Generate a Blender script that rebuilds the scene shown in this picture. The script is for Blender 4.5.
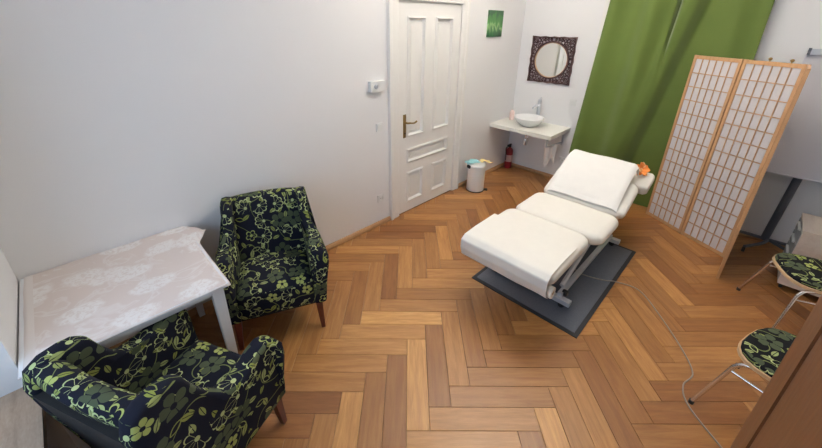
import bpy, bmesh, math, random
from mathutils import Vector, Matrix
random.seed(7)
R = math.radians
PI = math.pi
scn = bpy.context.scene
COL = scn.collection
for o in list(bpy.data.objects):
    bpy.data.objects.remove(o)

# ------------------------------------------------------------------ camera
CAM_H = 2.05
cd = bpy.data.cameras.new('camera')
cam = bpy.data.objects.new('camera', cd)
COL.objects.link(cam)
cd.sensor_fit = 'HORIZONTAL'
cd.sensor_width = 36.0
cd.lens = 352.318 / 822 * 36.0
cd.shift_y = -50.0 / 822
cd.clip_start = 0.02
yaw, pitch, roll = R(44.617), R(-23.179), R(0.629)
fwd = Vector((math.cos(pitch) * math.cos(yaw), math.cos(pitch) * math.sin(yaw), math.sin(pitch)))
r0 = Vector((math.sin(yaw), -math.cos(yaw), 0))
u0 = r0.cross(fwd)
rgt = r0 * math.cos(roll) + u0 * math.sin(roll)
upv = -r0 * math.sin(roll) + u0 * math.cos(roll)
m = Matrix((rgt, upv, -fwd)).transposed().to_4x4()
m.translation = (0, 0, CAM_H)
cam.matrix_world = m
scn.camera = cam

# ------------------------------------------------------------------ world, daylight, exposure
w = bpy.data.worlds.new('world')
scn.world = w
w.use_nodes = True
bg = w.node_tree.nodes['Background']
bg.inputs['Color'].default_value = (0.62, 0.78, 1.0, 1)
bg.inputs['Strength'].default_value = 1.0
scn.view_settings.view_transform = 'Standard'
scn.view_settings.look = 'None'
scn.view_settings.gamma = 1.0
scn.view_settings.use_curve_mapping = False
scn.view_settings.exposure = 0.0


def area(name, loc, direction, sx, sy, power, color):
    ld = bpy.data.lights.new(name, 'AREA')
    ld.shape = 'RECTANGLE'
    ld.size, ld.size_y = sx, sy
    ld.energy = power
    ld.color = color
    o = bpy.data.objects.new(name, ld)
    o.location = loc
    o.rotation_euler = Vector(direction).to_track_quat('-Z', 'Z').to_euler()
    COL.objects.link(o)
    return o


area('window_daylight', (-0.80, 1.06, 1.75), (1, 0, -0.05), 1.45, 2.1, 25, (0.54, 0.73, 1.0))

# ------------------------------------------------------------------ helpers
YA = 2.607          # wall with the door
XB = 4.80           # wall with the wash basin
XC = -0.415         # window wall
YD = -1.35          # wall beside the camera
HC = 3.3


def tag(o, label=None, cat=None, group=None, kind=None):
    if label: o['label'] = label
    if cat: o['category'] = cat
    if group: o['group'] = group
    if kind: o['kind'] = kind
    return o


def empty(name, loc=(0, 0, 0), rz=0.0):
    o = bpy.data.objects.new(name, None)
    o.empty_display_size = 0.1
    o.location = loc
    o.rotation_euler = (0, 0, rz)
    COL.objects.link(o)
    return o


def link(name, me, parent=None, mat=None, loc=None, rot=None):
    o = bpy.data.objects.new(name, me)
    if mat and not me.materials:
        me.materials.append(mat)
    COL.objects.link(o)
    if parent: o.parent = parent
    if loc: o.location = loc
    if rot: o.rotation_euler = rot
    return o


def finish(bm, name, mat, parent=None, loc=None, rot=None, smooth=True, uvbox=False, angle=40):
    bmesh.ops.recalc_face_normals(bm, faces=bm.faces)
    if uvbox:
        lay = bm.loops.layers.uv.new('UVMap')
        for f in bm.faces:
            n = f.normal
            a = (abs(n.x), abs(n.y), abs(n.z))
            for l in f.loops:
                c = l.vert.co
                if a[2] >= a[0] and a[2] >= a[1]: uv = (c.x, c.y)
                elif a[0] >= a[1]: uv = (c.y + 3.3, c.z)
                else: uv = (c.x + 7.1, c.z)
                l[lay].uv = uv
    me = bpy.data.meshes.new(name)
    if smooth:
        for f in bm.faces: f.smooth = True
        for e in bm.edges:
            if len(e.link_faces) == 2 and e.calc_face_angle(0) > R(angle): e.smooth = False
    bm.to_mesh(me)
    bm.free()
    return link(name, me, parent, mat, loc, rot)


def add_box(bm, lo, hi, mtx=None):
    vs = []
    for x in (lo[0], hi[0]):
        for y in (lo[1], hi[1]):
            for z in (lo[2], hi[2]):
                p = Vector((x, y, z))
                vs.append(bm.verts.new(mtx @ p if mtx else p))
    for q in ((0, 1, 3, 2), (4, 6, 7, 5), (0, 4, 5, 1), (2, 3, 7, 6), (0, 2, 6, 4), (1, 5, 7, 3)):
        bm.faces.new([vs[i] for i in q])
    return vs


def bevel_all(bm, r, seg=2, ang=30):
    es = [e for e in bm.edges if len(e.link_faces) == 2 and e.calc_face_angle(0) > R(ang)]
    bmesh.ops.recalc_face_normals(bm, faces=bm.faces)
    bmesh.ops.bevel(bm, geom=es, offset=r, segments=seg, affect='EDGES', profile=0.5, clamp_overlap=True)


def box(name, lo, hi, mat, parent=None, bev=0.0, seg=2, **k):
    bm = bmesh.new()
    add_box(bm, lo, hi)
    if bev: bevel_all(bm, bev, seg)
    return finish(bm, name, mat, parent, **k)


def boxes(name, lst, mat, parent=None, bev=0.0, **k):
    bm = bmesh.new()
    for lo, hi in lst: add_box(bm, lo, hi)
    if bev: bevel_all(bm, bev)
    return finish(bm, name, mat, parent, **k)


def add_prism(bm, pts, axis, a, b):
    """polygon pts (2d) extruded along axis from a to b; axis 'x': pts are (y,z); 'y': (x,z); 'z': (x,y)"""
    def P(p, t):
        return {'x': (t, p[0], p[1]), 'y': (p[0], t, p[1]), 'z': (p[0], p[1], t)}[axis]
    A = [bm.verts.new(P(p, a)) for p in pts]
    B = [bm.verts.new(P(p, b)) for p in pts]
    n = len(pts)
    bm.faces.new(A)
    bm.faces.new(B[::-1])
    for i in range(n):
        bm.faces.new((A[i], A[(i + 1) % n], B[(i + 1) % n], B[i]))


def catmull(pts, n=8, closed=False):
    P = [Vector(p) for p in pts]
    out = []
    N = len(P)
    rng = range(N if closed else N - 1)
    for i in rng:
        if closed:
            p0, p1, p2, p3 = P[i - 1], P[i], P[(i + 1) % N], P[(i + 2) % N]
        else:
            p0, p1, p2, p3 = P[max(i - 1, 0)], P[i], P[i + 1], P[min(i + 2, N - 1)]
        for k in range(n):
            t = k / n
            out.append(0.5 * ((2 * p1) + (-p0 + p2) * t + (2 * p0 - 5 * p1 + 4 * p2 - p3) * t * t + (-p0 + 3 * p1 - 3 * p2 + p3) * t ** 3))
    if not closed: out.append(P[-1])
    return out


def add_tube(bm, path, r, seg=10, closed=False):
    P = [Vector(p) for p in path]
    n = len(P)
    rings = []
    prev = None
    for i in range(n):
        if closed: t = P[(i + 1) % n] - P[i - 1]
        else: t = P[min(i + 1, n - 1)] - P[max(i - 1, 0)]
        t.normalize()
        if prev is None:
            a = Vector((0, 0, 1)) if abs(t.z) < 0.9 else Vector((1, 0, 0))
            u = t.cross(a).normalized()
        else:
            u = (prev - t * prev.dot(t)).normalized()
        prev = u
        v = t.cross(u)
        rr = r[i] if isinstance(r, (list, tuple)) else r
        rings.append([bm.verts.new(P[i] + (u * math.cos(2 * PI * k / seg) + v * math.sin(2 * PI * k / seg)) * rr) for k in range(seg)])
    for i in range(n if closed else n - 1):
        a, b = rings[i], rings[(i + 1) % n]
        for k in range(seg):
            bm.faces.new((a[k], a[(k + 1) % seg], b[(k + 1) % seg], b[k]))
    if not closed:
        bm.faces.new(rings[0][::-1])
        bm.faces.new(rings[-1])


def tube(name, path, r, mat, parent=None, seg=10, closed=False, **k):
    bm = bmesh.new()
    add_tube(bm, path, r, seg, closed)
    return finish(bm, name, mat, parent, angle=50, **k)


def add_lathe(bm, prof, seg=32, c=(0, 0, 0), axis='z'):
    rings = []
    for r, z in prof:
        if r < 1e-6:
            p = {'z': (c[0], c[1], c[2] + z), 'y': (c[0], c[1] + z, c[2]), 'x': (c[0] + z, c[1], c[2])}[axis]
            rings.append([bm.verts.new(p)])
        else:
            ring = []
            for k in range(seg):
                a = 2 * PI * k / seg
                ca, sa = math.cos(a) * r, math.sin(a) * r
                p = {'z': (c[0] + ca, c[1] + sa, c[2] + z), 'y': (c[0] + ca, c[1] + z, c[2] + sa), 'x': (c[0] + z, c[1] + ca, c[2] + sa)}[axis]
                ring.append(bm.verts.new(p))
            rings.append(ring)
    for a, b in zip(rings, rings[1:]):
        for k in range(seg):
            k2 = (k + 1) % seg
            if len(a) == 1 and len(b) == 1: continue
            if len(a) == 1: bm.faces.new((a[0], b[k], b[k2]))
            elif len(b) == 1: bm.faces.new((a[k], a[k2], b[0]))
            else: bm.faces.new((a[k], a[k2], b[k2], b[k]))


def lathe(name, prof, mat, parent=None, seg=32, c=(0, 0, 0), axis='z', **k):
    bm = bmesh.new()
    add_lathe(bm, prof, seg, c, axis)
    return finish(bm, name, mat, parent, **k)


def add_cushion(bm, lo, hi, r=0.03, puff=0.0, n=(10, 10, 4), fn=None, rp=0.0):
    """rounded box with crowned top; fn(Vector)->Vector deforms it"""
    start = len(bm.verts)
    tmp = bmesh.new()
    c = [(a + b) / 2 for a, b in zip(lo, hi)]
    h = [(b - a) / 2 for a, b in zip(lo, hi)]
    idx = {}
    def vert(i, j, k):
        key = (i, j, k)
        if key in idx: return idx[key]
        q = [(-1 + 2 * i / n[0]), (-1 + 2 * j / n[1]), (-1 + 2 * k / n[2])]
        p = Vector([h[a] * q[a] for a in range(3)])
        # round the corners: clamp to inner box then push out by r
        inner = Vector([max(-h[a] + r, min(h[a] - r, p[a])) for a in range(3)])
        d = p - inner
        if d.length > 1e-9:
            p = inner + d.normalized() * r
        if rp:
            inn = Vector((max(-h[0] + rp, min(h[0] - rp, p.x)), max(-h[1] + rp, min(h[1] - rp, p.y))))
            dd = Vector((p.x, p.y)) - inn
            if dd.x and dd.y:
                mx = max(abs(dd.x), abs(dd.y))
                dd = dd.normalized() * mx
                p.x, p.y = inn.x + dd.x, inn.y + dd.y
        if puff:
            wgt = (1 - q[0] ** 2) * (1 - q[1] ** 2)
            p.z += puff * math.sqrt(max(0, wgt)) * (1 if q[2] > 0 else -0.3) * abs(q[2])
        p = p + Vector(c)
        if fn: p = fn(p)
        idx[key] = bm.verts.new(p)
        return idx[key]
    for i in range(n[0]):
        for j in range(n[1]):
            for k in (0, n[2]):
                bm.faces.new((vert(i, j, k), vert(i + 1, j, k), vert(i + 1, j + 1, k), vert(i, j + 1, k)))
    for i in range(n[0]):
        for k in range(n[2]):
            for j in (0, n[1]):
                bm.faces.new((vert(i, j, k), vert(i + 1, j, k), vert(i + 1, j, k + 1), vert(i, j, k + 1)))
    for j in range(n[1]):
        for k in range(n[2]):
            for i in (0, n[0]):
                bm.faces.new((vert(i, j, k), vert(i, j + 1, k), vert(i, j + 1, k + 1), vert(i, j, k + 1)))
    tmp.free()


def cushion(name, lo, hi, mat, parent=None, r=0.03, puff=0.0, n=(10, 10, 4), fn=None, rp=0.0, **k):
    bm = bmesh.new()
    add_cushion(bm, lo, hi, r, puff, n, fn, rp)
    return finish(bm, name, mat, parent, angle=70, **k)


def sheet(name, fn, nu, nv, thick, mat, parent=None, **k):
    """cloth from fn(u,v)->Vector with real thickness"""
    bm = bmesh.new()
    g = [[bm.verts.new(fn(i / nu, j / nv)) for j in range(nv + 1)] for i in range(nu + 1)]
    for i in range(nu):
        for j in range(nv):
            bm.faces.new((g[i][j], g[i + 1][j], g[i + 1][j + 1], g[i][j + 1]))
    bmesh.ops.recalc_face_normals(bm, faces=bm.faces)
    bm.normal_update()
    off = {v: v.normal.copy() for v in bm.verts}
    top = list(bm.verts)
    dup = {v: bm.verts.new(v.co - off[v] * thick) for v in top}
    faces = list(bm.faces)
    for f in faces:
        bm.faces.new([dup[v] for v in f.verts][::-1])
    for e in [e for e in bm.edges if len(e.link_faces) == 1 and e.verts[0] in dup and e.verts[1] in dup]:
        a, b = e.verts
        bm.faces.new((a, b, dup[b], dup[a]))
    return finish(bm, name, mat, parent, angle=80, **k)


def copy_tree(o, parent=None):
    c = o.copy()
    COL.objects.link(c)
    c.parent = parent
    for ch in list(o.children):
        copy_tree(ch, c)
    return c


# ------------------------------------------------------------------ materials
class NT:
    def __init__(s, name):
        s.mat = bpy.data.materials.new(name)
        s.mat.use_nodes = True
        s.nt = s.mat.node_tree
        s.b = s.nt.nodes['Principled BSDF']

    def node(s, typ, **props):
        n = s.nt.nodes.new(typ)
        for k, v in props.items(): setattr(n, k, v)
        return n

    def put(s, sock, v):
        if isinstance(v, bpy.types.NodeSocket): s.nt.links.new(v, sock)
        elif v is not None:
            if hasattr(sock.default_value, '__len__') and not hasattr(v, '__len__'): v = (v,) * len(sock.default_value)
            sock.default_value = v

    def math(s, op, a, b=None, c=None, clamp=False):
        n = s.node('ShaderNodeMath', operation=op, use_clamp=clamp)
        s.put(n.inputs[0], a)
        if b is not None: s.put(n.inputs[1], b)
        if c is not None: s.put(n.inputs[2], c)
        return n.outputs[0]

    def vmath(s, op, a, b=None):
        n = s.node('ShaderNodeVectorMath', operation=op)
        s.put(n.inputs[0], a)
        if b is not None: s.put(n.inputs[1], b)
        return n.outputs['Value'] if op in ('LENGTH', 'DOT_PRODUCT', 'DISTANCE') else n.outputs[0]

    def mix(s, f, a, b, blend='MIX'):
        n = s.node('ShaderNodeMix', data_type='RGBA', blend_type=blend)
        s.put(n.inputs[0], f)
        s.put(n.inputs[6], a)
        s.put(n.inputs[7], b)
        return n.outputs[2]

    def ramp(s, f, stops):
        n = s.node('ShaderNodeValToRGB')
        el = n.color_ramp.elements
        while len(el) < len(stops): el.new(0.5)
        for e, (p, c) in zip(el, stops):
            e.position = p
            e.color = (*c, 1) if len(c) == 3 else c
        s.put(n.inputs[0], f)
        return n.outputs[0]

    def coord(s, kind='Object'):
        return s.node('ShaderNodeTexCoord').outputs[kind]

    def mapping(s, v, scale=(1, 1, 1), loc=(0, 0, 0), rot=(0, 0, 0)):
        n = s.node('ShaderNodeMapping')
        s.put(n.inputs[0], v)
        n.inputs[1].default_value = loc
        n.inputs[2].default_value = rot
        n.inputs[3].default_value = scale
        return n.outputs[0]

    def noise(s, v, scale=5, detail=2, rough=0.5, dist=0.0, out=0):
        n = s.node('ShaderNodeTexNoise')
        s.put(n.inputs['Vector'], v)
        n.inputs['Scale'].default_value = scale
        n.inputs['Detail'].default_value = detail
        n.inputs['Roughness'].default_value = rough
        n.inputs['Distortion'].default_value = dist
        return n.outputs[out]

    def bump(s, h, strength=0.2, dist=0.01):
        n = s.node('ShaderNodeBump')
        n.inputs['Strength'].default_value = strength
        n.inputs['Distance'].default_value = dist
        s.put(n.inputs['Height'], h)
        s.nt.links.new(n.outputs[0], s.b.inputs['Normal'])

    def done(s, color=None, rough=0.5, metal=0.0, spec=None, **k):
        if color is not None:
            if not isinstance(color, bpy.types.NodeSocket) and len(color) == 3: color = (*color, 1)
            s.put(s.b.inputs['Base Color'], color)
        s.put(s.b.inputs['Roughness'], rough)
        s.put(s.b.inputs['Metallic'], metal)
        if spec is not None: s.put(s.b.inputs['Specular IOR Level'], spec)
        for kk, v in k.items(): s.put(s.b.inputs[kk], v)
        return s.mat


def plain(name, color, rough=0.5, metal=0.0, var=0.06, nscale=14, bump=0.0, bscale=60, **k):
    t = NT(name)
    n = t.noise(t.coord(), nscale, 3)
    c = t.mix(n, tuple(x * (1 - var) for x in color) + (1,), tuple(min(1, x * (1 + var)) for x in color) + (1,))
    if bump: t.bump(t.noise(t.coord(), bscale, 3), bump, 0.004)
    return t.done(c, rough, metal, **k)


def wood(name, dark, mid, light, rough=0.35, grain=(1, 14, 14), scale=3.0, per_object=False, bump=0.05, coat=0.0):
    t = NT(name)
    v = t.coord()
    oi = t.node('ShaderNodeObjectInfo')
    if per_object:
        off = t.math('MULTIPLY', oi.outputs['Random'], 57.0)
        cmb = t.node('ShaderNodeCombineXYZ')
        t.put(cmb.inputs[0], off)
        t.put(cmb.inputs[1], off)
        v = t.vmath('ADD', v, cmb.outputs[0])
    g = t.noise(t.mapping(v, grain), scale, 6, 0.62, 0.6)
    fine = t.noise(t.mapping(v, (grain[0] * 2, grain[1] * 7, grain[2] * 7)), scale * 2.2, 4, 0.6)
    big = t.noise(v, 2.2, 2)
    f = t.math('ADD', t.math('MULTIPLY', g, 0.62), t.math('MULTIPLY', fine, 0.38))
    c = t.ramp(f, [(0.30, dark), (0.50, mid), (0.70, light)])
    if per_object:
        sr = t.node('ShaderNodeSeparateColor')
        t.put(sr.inputs[0], oi.outputs['Color'])
        tone = t.ramp(sr.outputs[0], [(0.0, (0.50, 0.37, 0.27)), (0.25, (0.70, 0.58, 0.46)), (0.5, (0.92, 0.87, 0.80)), (0.78, (1.32, 1.36, 1.30)), (1.0, (1.85, 2.10, 2.20))])
        c = t.mix(1.0, c, tone, 'MULTIPLY')
    c = t.mix(t.math('MULTIPLY', big, 0.35), c, tuple(x * 0.72 for x in mid) + (1,))
    rr = t.math('ADD', t.math('MULTIPLY', fine, 0.18), rough - 0.09)
    if bump: t.bump(f, bump, 0.002)
    return t.done(c, rr, **({'Coat Weight': coat, 'Coat Roughness': 0.25} if coat else {}))


M = {}
t = NT('wall_paint')
n1 = t.noise(t.coord(), 1.1, 3)
t.bump(t.noise(t.coord(), 120, 3), 0.06, 0.003)
M['wall'] = t.done(t.mix(n1, (0.83, 0.82, 0.815, 1), (0.86, 0.855, 0.85, 1)), 0.75)
M['ceil'] = plain('ceiling_paint', (0.86, 0.85, 0.83), 0.8)
M['door'] = plain('white_lacquer', (0.86, 0.845, 0.81), 0.38, var=0.02)
M['white'] = plain('white_plastic', (0.82, 0.82, 0.80), 0.35, var=0.02)
M['whitewood'] = plain('white_table_lacquer', (0.80, 0.81, 0.83), 0.4, var=0.03)
M['plank'] = wood('oak_parquet', (0.215, 0.080, 0.023), (0.360, 0.165, 0.051), (0.49, 0.255, 0.090), 0.40, (1.2, 13, 13), 2.6, True, 0.04, 0.10)
M['sub'] = plain('dark_joint', (0.05, 0.025, 0.012), 0.8)
M['base'] = wood('oak_skirting', (0.26, 0.13, 0.06), (0.42, 0.23, 0.11), (0.55, 0.33, 0.17), 0.45, (1, 16, 16), 3)
M['sill'] = wood('pale_sill_wood', (0.30, 0.20, 0.135), (0.43, 0.305, 0.21), (0.53, 0.40, 0.29), 0.5, (14, 1.2, 14), 2.4)
M['screen'] = wood('spruce_lath', (0.38, 0.19, 0.085), (0.50, 0.28, 0.13), (0.60, 0.36, 0.185), 0.5, (8, 8, 1), 4)
M['wardrobe'] = wood('brown_cabinet_wood', (0.075, 0.028, 0.012), (0.15, 0.062, 0.026), (0.22, 0.098, 0.042), 0.4, (12, 12, 1), 3)
M['leg'] = wood('mahogany_leg', (0.06, 0.010, 0.008), (0.12, 0.022, 0.014), (0.18, 0.040, 0.025), 0.35, (9, 9, 1), 5)
M['ply'] = wood('beech_ply', (0.50, 0.33, 0.18), (0.62, 0.43, 0.25), (0.72, 0.53, 0.33), 0.4, (1, 8, 8), 5)
M['palewood'] = wood('pale_birch', (0.58, 0.48, 0.40), (0.66, 0.56, 0.48), (0.72, 0.63, 0.55), 0.45, (1, 8, 8), 4)
M['chrome'] = plain('chrome', (0.78, 0.78, 0.80), 0.14, 1.0, var=0.02)
M['steel'] = plain('grey_painted_steel', (0.60, 0.62, 0.65), 0.40, 0.35, var=0.04)
M['darksteel'] = plain('dark_steel', (0.12, 0.13, 0.15), 0.45, 0.4)
M['black'] = plain('black_rubber', (0.015, 0.015, 0.016), 0.6)
M['brass'] = plain('aged_brass', (0.33, 0.23, 0.09), 0.32, 0.9)
M['ceramic'] = plain('white_ceramic', (0.86, 0.86, 0.85), 0.12, var=0.01)
M['counter'] = plain('cream_laminate', (0.84, 0.82, 0.74), 0.35, var=0.02)
M['leather'] = plain('cream_leatherette', (0.85, 0.815, 0.74), 0.55, var=0.03, bump=0.12, bscale=40)
M['towel'] = plain('white_terry', (0.88, 0.85, 0.80), 0.9, var=0.03, bump=0.5, bscale=260)
M['red'] = plain('red_enamel', (0.26, 0.015, 0.022), 0.3)
M['teal'] = plain('teal_cloth', (0.33, 0.62, 0.64), 0.85, bump=0.4, bscale=200)
M['yellow'] = plain('yellow_cloth', (0.85, 0.68, 0.30), 0.85, bump=0.4, bscale=200)
M['orange'] = plain('orange_petal', (0.90, 0.28, 0.05), 0.7, var=0.2)
M['peach'] = plain('peach_petal', (0.95, 0.55, 0.25), 0.7, var=0.15)
M['pink'] = plain('pink_soap', (0.86, 0.66, 0.60), 0.35)
M['cable'] = plain('grey_cable', (0.30, 0.27, 0.24), 0.5)
M['rubbermat'] = plain('mat_border', (0.016, 0.018, 0.022), 0.7)
M['fireprint'] = plain('pale_print', (0.55, 0.40, 0.38), 0.5)
M['board'] = plain('whiteboard', (0.72, 0.71, 0.76), 0.3, var=0.01)
M['blackcloth'] = plain('black_lining', (0.012, 0.010, 0.010), 0.9)
M['glasspane'] = NT('window_glass').done((0.95, 0.98, 1.0), 0.02, **{'Transmission Weight': 1.0, 'IOR': 1.02})
M['mirror'] = NT('mirror_silver').done((0.90, 0.91, 0.88), 0.015, 1.0)
M['carved'] = plain('dark_carved_wood', (0.055, 0.022, 0.020), 0.55, var=0.25, nscale=60)
M['clear'] = plain('frosted_drawer_plastic', (0.52, 0.53, 0.52), 0.25, var=0.04)
M['paperprint'] = plain('white_paper', (0.8, 0.8, 0.78), 0.6)

t = NT('speckled_mat')
t.bump(t.noise(t.coord(), 240, 2), 0.5, 0.004)
M['mat'] = t.done(t.mix(t.noise(t.coord(), 150, 2), (0.078, 0.088, 0.108, 1), (0.135, 0.150, 0.178, 1)), 0.85)

t = NT('screen_paper')
t.b.inputs['Transmission Weight'].default_value = 0.0
M['paper'] = t.done(t.mix(t.noise(t.coord(), 40, 3), (0.54, 0.525, 0.54, 1), (0.60, 0.585, 0.60, 1)), 0.8, **{'Subsurface Weight': 0.0})

t = NT('green_curtain')
t.bump(t.noise(t.mapping(t.coord(), (1, 1, 0.6)), 320, 2), 0.15, 0.002)
M['curtain'] = t.done(t.mix(t.noise(t.coord(), 5, 3), (0.070, 0.110, 0.010, 1), (0.086, 0.130, 0.013, 1)), 0.75, **{'Sheen Weight': 0.25})

t = NT('fill_bulb_glass')  # glow for the added uplighter, not a known lamp
t.b.inputs['Emission Color'].default_value = (1.0, 0.86, 0.68, 1)
t.b.inputs['Emission Strength'].default_value = 3.0
M['fillglass'] = t.done((0.95, 0.93, 0.9), 0.3)

# green abstract print on the wall
t = NT('green_print')
v = t.coord()
sx = t.node('ShaderNodeSeparateXYZ')
t.put(sx.inputs[0], v)
wv = t.math('ADD', sx.outputs[2], t.math('MULTIPLY', t.noise(t.mapping(v, (6, 6, 3)), 1.4, 3, 0.5, 1.2), 0.35))
c = t.ramp(t.math('MULTIPLY', wv, 2.4), [(0.0, (0.006, 0.028, 0.014)), (0.40, (0.008, 0.055, 0.024)), (0.58, (0.03, 0.14, 0.035)), (0.68, (0.30, 0.45, 0.20)), (0.76, (0.07, 0.24, 0.05)), (0.9, (0.04, 0.16, 0.03)), (1.0, (0.02, 0.08, 0.03))])
M['print'] = t.done(c, 0.35)


def floral(name, S=1.0, base=(0.010, 0.011, 0.020)):
    t = NT(name)
    uv = t.node('ShaderNodeUVMap').outputs[0]
    p0 = t.vmath('MULTIPLY', uv, (S, S, 0))
    wob = t.noise(p0, 9, 1, out=1)
    p0 = t.vmath('ADD', p0, t.vmath('MULTIPLY', t.vmath('SUBTRACT', wob, (0.5, 0.5, 0.5)), (0.012, 0.012, 0)))

    def cells(scale, seed, rnd):
        p = t.vmath('ADD', p0, (seed, seed * 1.7, 0))
        vo = t.node('ShaderNodeTexVoronoi', voronoi_dimensions='2D', feature='F1')
        t.put(vo.inputs['Vector'], p)
        vo.inputs['Scale'].default_value = scale
        vo.inputs['Randomness'].default_value = rnd
        d = t.vmath('SUBTRACT', p, vo.outputs['Position'])
        s = t.node('ShaderNodeSeparateXYZ')
        t.put(s.inputs[0], d)
        rg = t.node('ShaderNodeSeparateColor')
        t.put(rg.inputs[0], vo.outputs['Color'])
        return s.outputs[0], s.outputs[1], t.vmath('LENGTH', d), rg.outputs[0], rg.outputs[1], rg.outputs[2]

    def lt(a, b): return t.math('LESS_THAN', a, b)
    def gt(a, b): return t.math('GREATER_THAN', a, b)
    def mul(a, b): return t.math('MULTIPLY', a, b)

    def petal(x, y, r, rnd, n, Rr, lo=0.5, power=0.55):
        th = t.math('ADD', t.math('ARCTAN2', y, x), mul(rnd, 6.283))
        c = t.math('ABSOLUTE', t.math('COSINE', mul(th, n / 2)))
        return t.math('ADD', mul(t.math('POWER', c, power), Rr * (1 - lo)), Rr * lo), c, th

    col = (*base, 1)
    # thin stems
    st = t.noise(t.vmath('ADD', p0, (4.2, 1.3, 0)), 5.5, 0)
    stem = lt(t.math('ABSOLUTE', t.math('SUBTRACT', st, 0.5)), 0.006)
    col = t.mix(mul(stem, 0.8), col, (0.20, 0.24, 0.08, 1))
    def inr(a, lo, hi): return mul(gt(a, lo), lt(a, hi))

    def leaf_mask(x, y, ang, ox, ln, wd):
        ca, sa = t.math('COSINE', ang), t.math('SINE', ang)
        lx = t.math('SUBTRACT', t.math('ADD', mul(x, ca), mul(y, sa)), ox)
        ly = t.math('SUBTRACT', mul(y, ca), mul(x, sa))
        q = t.math('DIVIDE', lx, ln)
        wid = mul(t.math('SUBTRACT', 1.0, mul(q, q)), wd)
        al = t.math('ABSOLUTE', ly)
        return mul(lt(al, wid), gt(al, 0.0014)), lt(t.math('ABSOLUTE', t.math('SUBTRACT', al, wid)), 0.0024)

    # one motif per cell: muted bloom, outlined fan, small bright flower or a pair of leaves
    x, y, r, ra, rb, rc = cells(8.8, 0.0, 0.42)
    # gap filling leaves first
    gx, gy, gr, ga, gb, gc = cells(12.5, 3.7, 0.8)
    lf, lr = leaf_mask(gx, gy, mul(ga, 6.283), 0.0, 0.027, 0.0115)
    free = gt(r, 0.036)
    lc = t.mix(gc, (0.21, 0.245, 0.05, 1), (0.31, 0.36, 0.15, 1))
    col = t.mix(mul(mul(lf, free), lt(gb, 0.92)), col, lc)
    # muted blooms
    Rt, c, th = petal(x, y, r, ra, 5, 0.060, 0.44)
    f = mul(mul(lt(r, Rt), gt(r, 0.013)), gt(c, 0.14))
    col = t.mix(mul(f, lt(rb, 0.22)), col, t.mix(rc, (0.055, 0.070, 0.040, 1), (0.080, 0.100, 0.058, 1)))
    # outlined fans
    Rt, c, th = petal(x, y, r, ra, 10, 0.058, 0.72, 0.5)
    fan = gt(t.math('COSINE', th), -0.35)
    ol = lt(t.math('ABSOLUTE', t.math('SUBTRACT', r, Rt)), 0.0034)
    ray = mul(mul(lt(mul(c, r), 0.0036), lt(r, Rt)), gt(r, 0.014))
    o = t.math('MAXIMUM', mul(t.math('MAXIMUM', ol, ray), fan), lt(r, 0.011))
    col = t.mix(mul(o, inr(rb, 0.22, 0.60)), col, (0.42, 0.48, 0.22, 1))
    # small flowers, filled or outlined
    Rt, c, th = petal(x, y, r, ra, 5, 0.036, 0.45)
    f = mul(mul(lt(r, Rt), gt(r, 0.009)), gt(c, 0.18))
    rim = t.math('MAXIMUM', lt(t.math('ABSOLUTE', t.math('SUBTRACT', r, Rt)), 0.0034), lt(r, 0.010))
    f = t.math('MAXIMUM', mul(f, gt(rc, 0.4)), mul(rim, lt(rc, 0.4)))
    col = t.mix(mul(f, inr(rb, 0.60, 0.80)), col, (0.34, 0.39, 0.12, 1))
    # pairs of leaves
    an = mul(ra, 6.283)
    l1, r1 = leaf_mask(x, y, an, 0.024, 0.030, 0.0135)
    l2, r2 = leaf_mask(x, y, t.math('ADD', an, 2.1), 0.024, 0.028, 0.0125)
    lv = t.math('MAXIMUM', l1, r2)
    col = t.mix(mul(lv, gt(rb, 0.80)), col, t.mix(rc, (0.23, 0.265, 0.055, 1), (0.33, 0.38, 0.16, 1)))
    weave = t.noise(t.coord(), 380, 2)
    t.bump(weave, 0.25, 0.002)
    return t.done(col, 0.9, spec=0.15)


M['floral'] = floral('floral_upholstery', 1.0)
M['floralB'] = floral('floral_seat_fabric', 0.95, (0.008, 0.008, 0.010))

# table cloth: pinkish damask with white bouquets
t = NT('damask_cloth')
v = t.vmath('MULTIPLY', t.coord(), (1, 1, 0))
wob = t.vmath('ADD', v, t.vmath('MULTIPLY', t.vmath('SUBTRACT', t.noise(v, 12, 2, out=1), (0.5, 0.5, 0.5)), (0.10, 0.06, 0)))
vo = t.node('ShaderNodeTexVoronoi', voronoi_dimensions='2D', feature='F1')
t.put(vo.inputs['Vector'], t.mapping(wob, (0.75, 1.1, 1)))
vo.inputs['Scale'].default_value = 5.0
blot = t.ramp(vo.outputs['Distance'], [(0.30, (1, 1, 1)), (0.40, (0, 0, 0))])
lace = t.ramp(t.noise(v, 46, 3, 0.6, 0.8), [(0.40, (0, 0, 0)), (0.52, (1, 1, 1))])
vein = t.ramp(t.noise(v, 7, 2, 0.5, 1.5), [(0.54, (0, 0, 0)), (0.60, (0.55, 0.55, 0.55)), (0.66, (0, 0, 0))])
fac = t.math('MAXIMUM', t.math('MULTIPLY', blot, t.math('ADD', t.math('MULTIPLY', lace, 0.7), 0.3)), vein)
hem = t.node('ShaderNodeSeparateXYZ')
t.put(hem.inputs[0], v)
fac = t.math('MAXIMUM', t.math('MULTIPLY', fac, t.math('GREATER_THAN', hem.outputs[0], -0.355)), t.math('MULTIPLY', t.math('LESS_THAN', hem.outputs[0], -0.355), 0.55))
M['damask'] = t.done(t.mix(fac, (0.70, 0.61, 0.57, 1), (0.83, 0.79, 0.77, 1)), 0.7)

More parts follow.
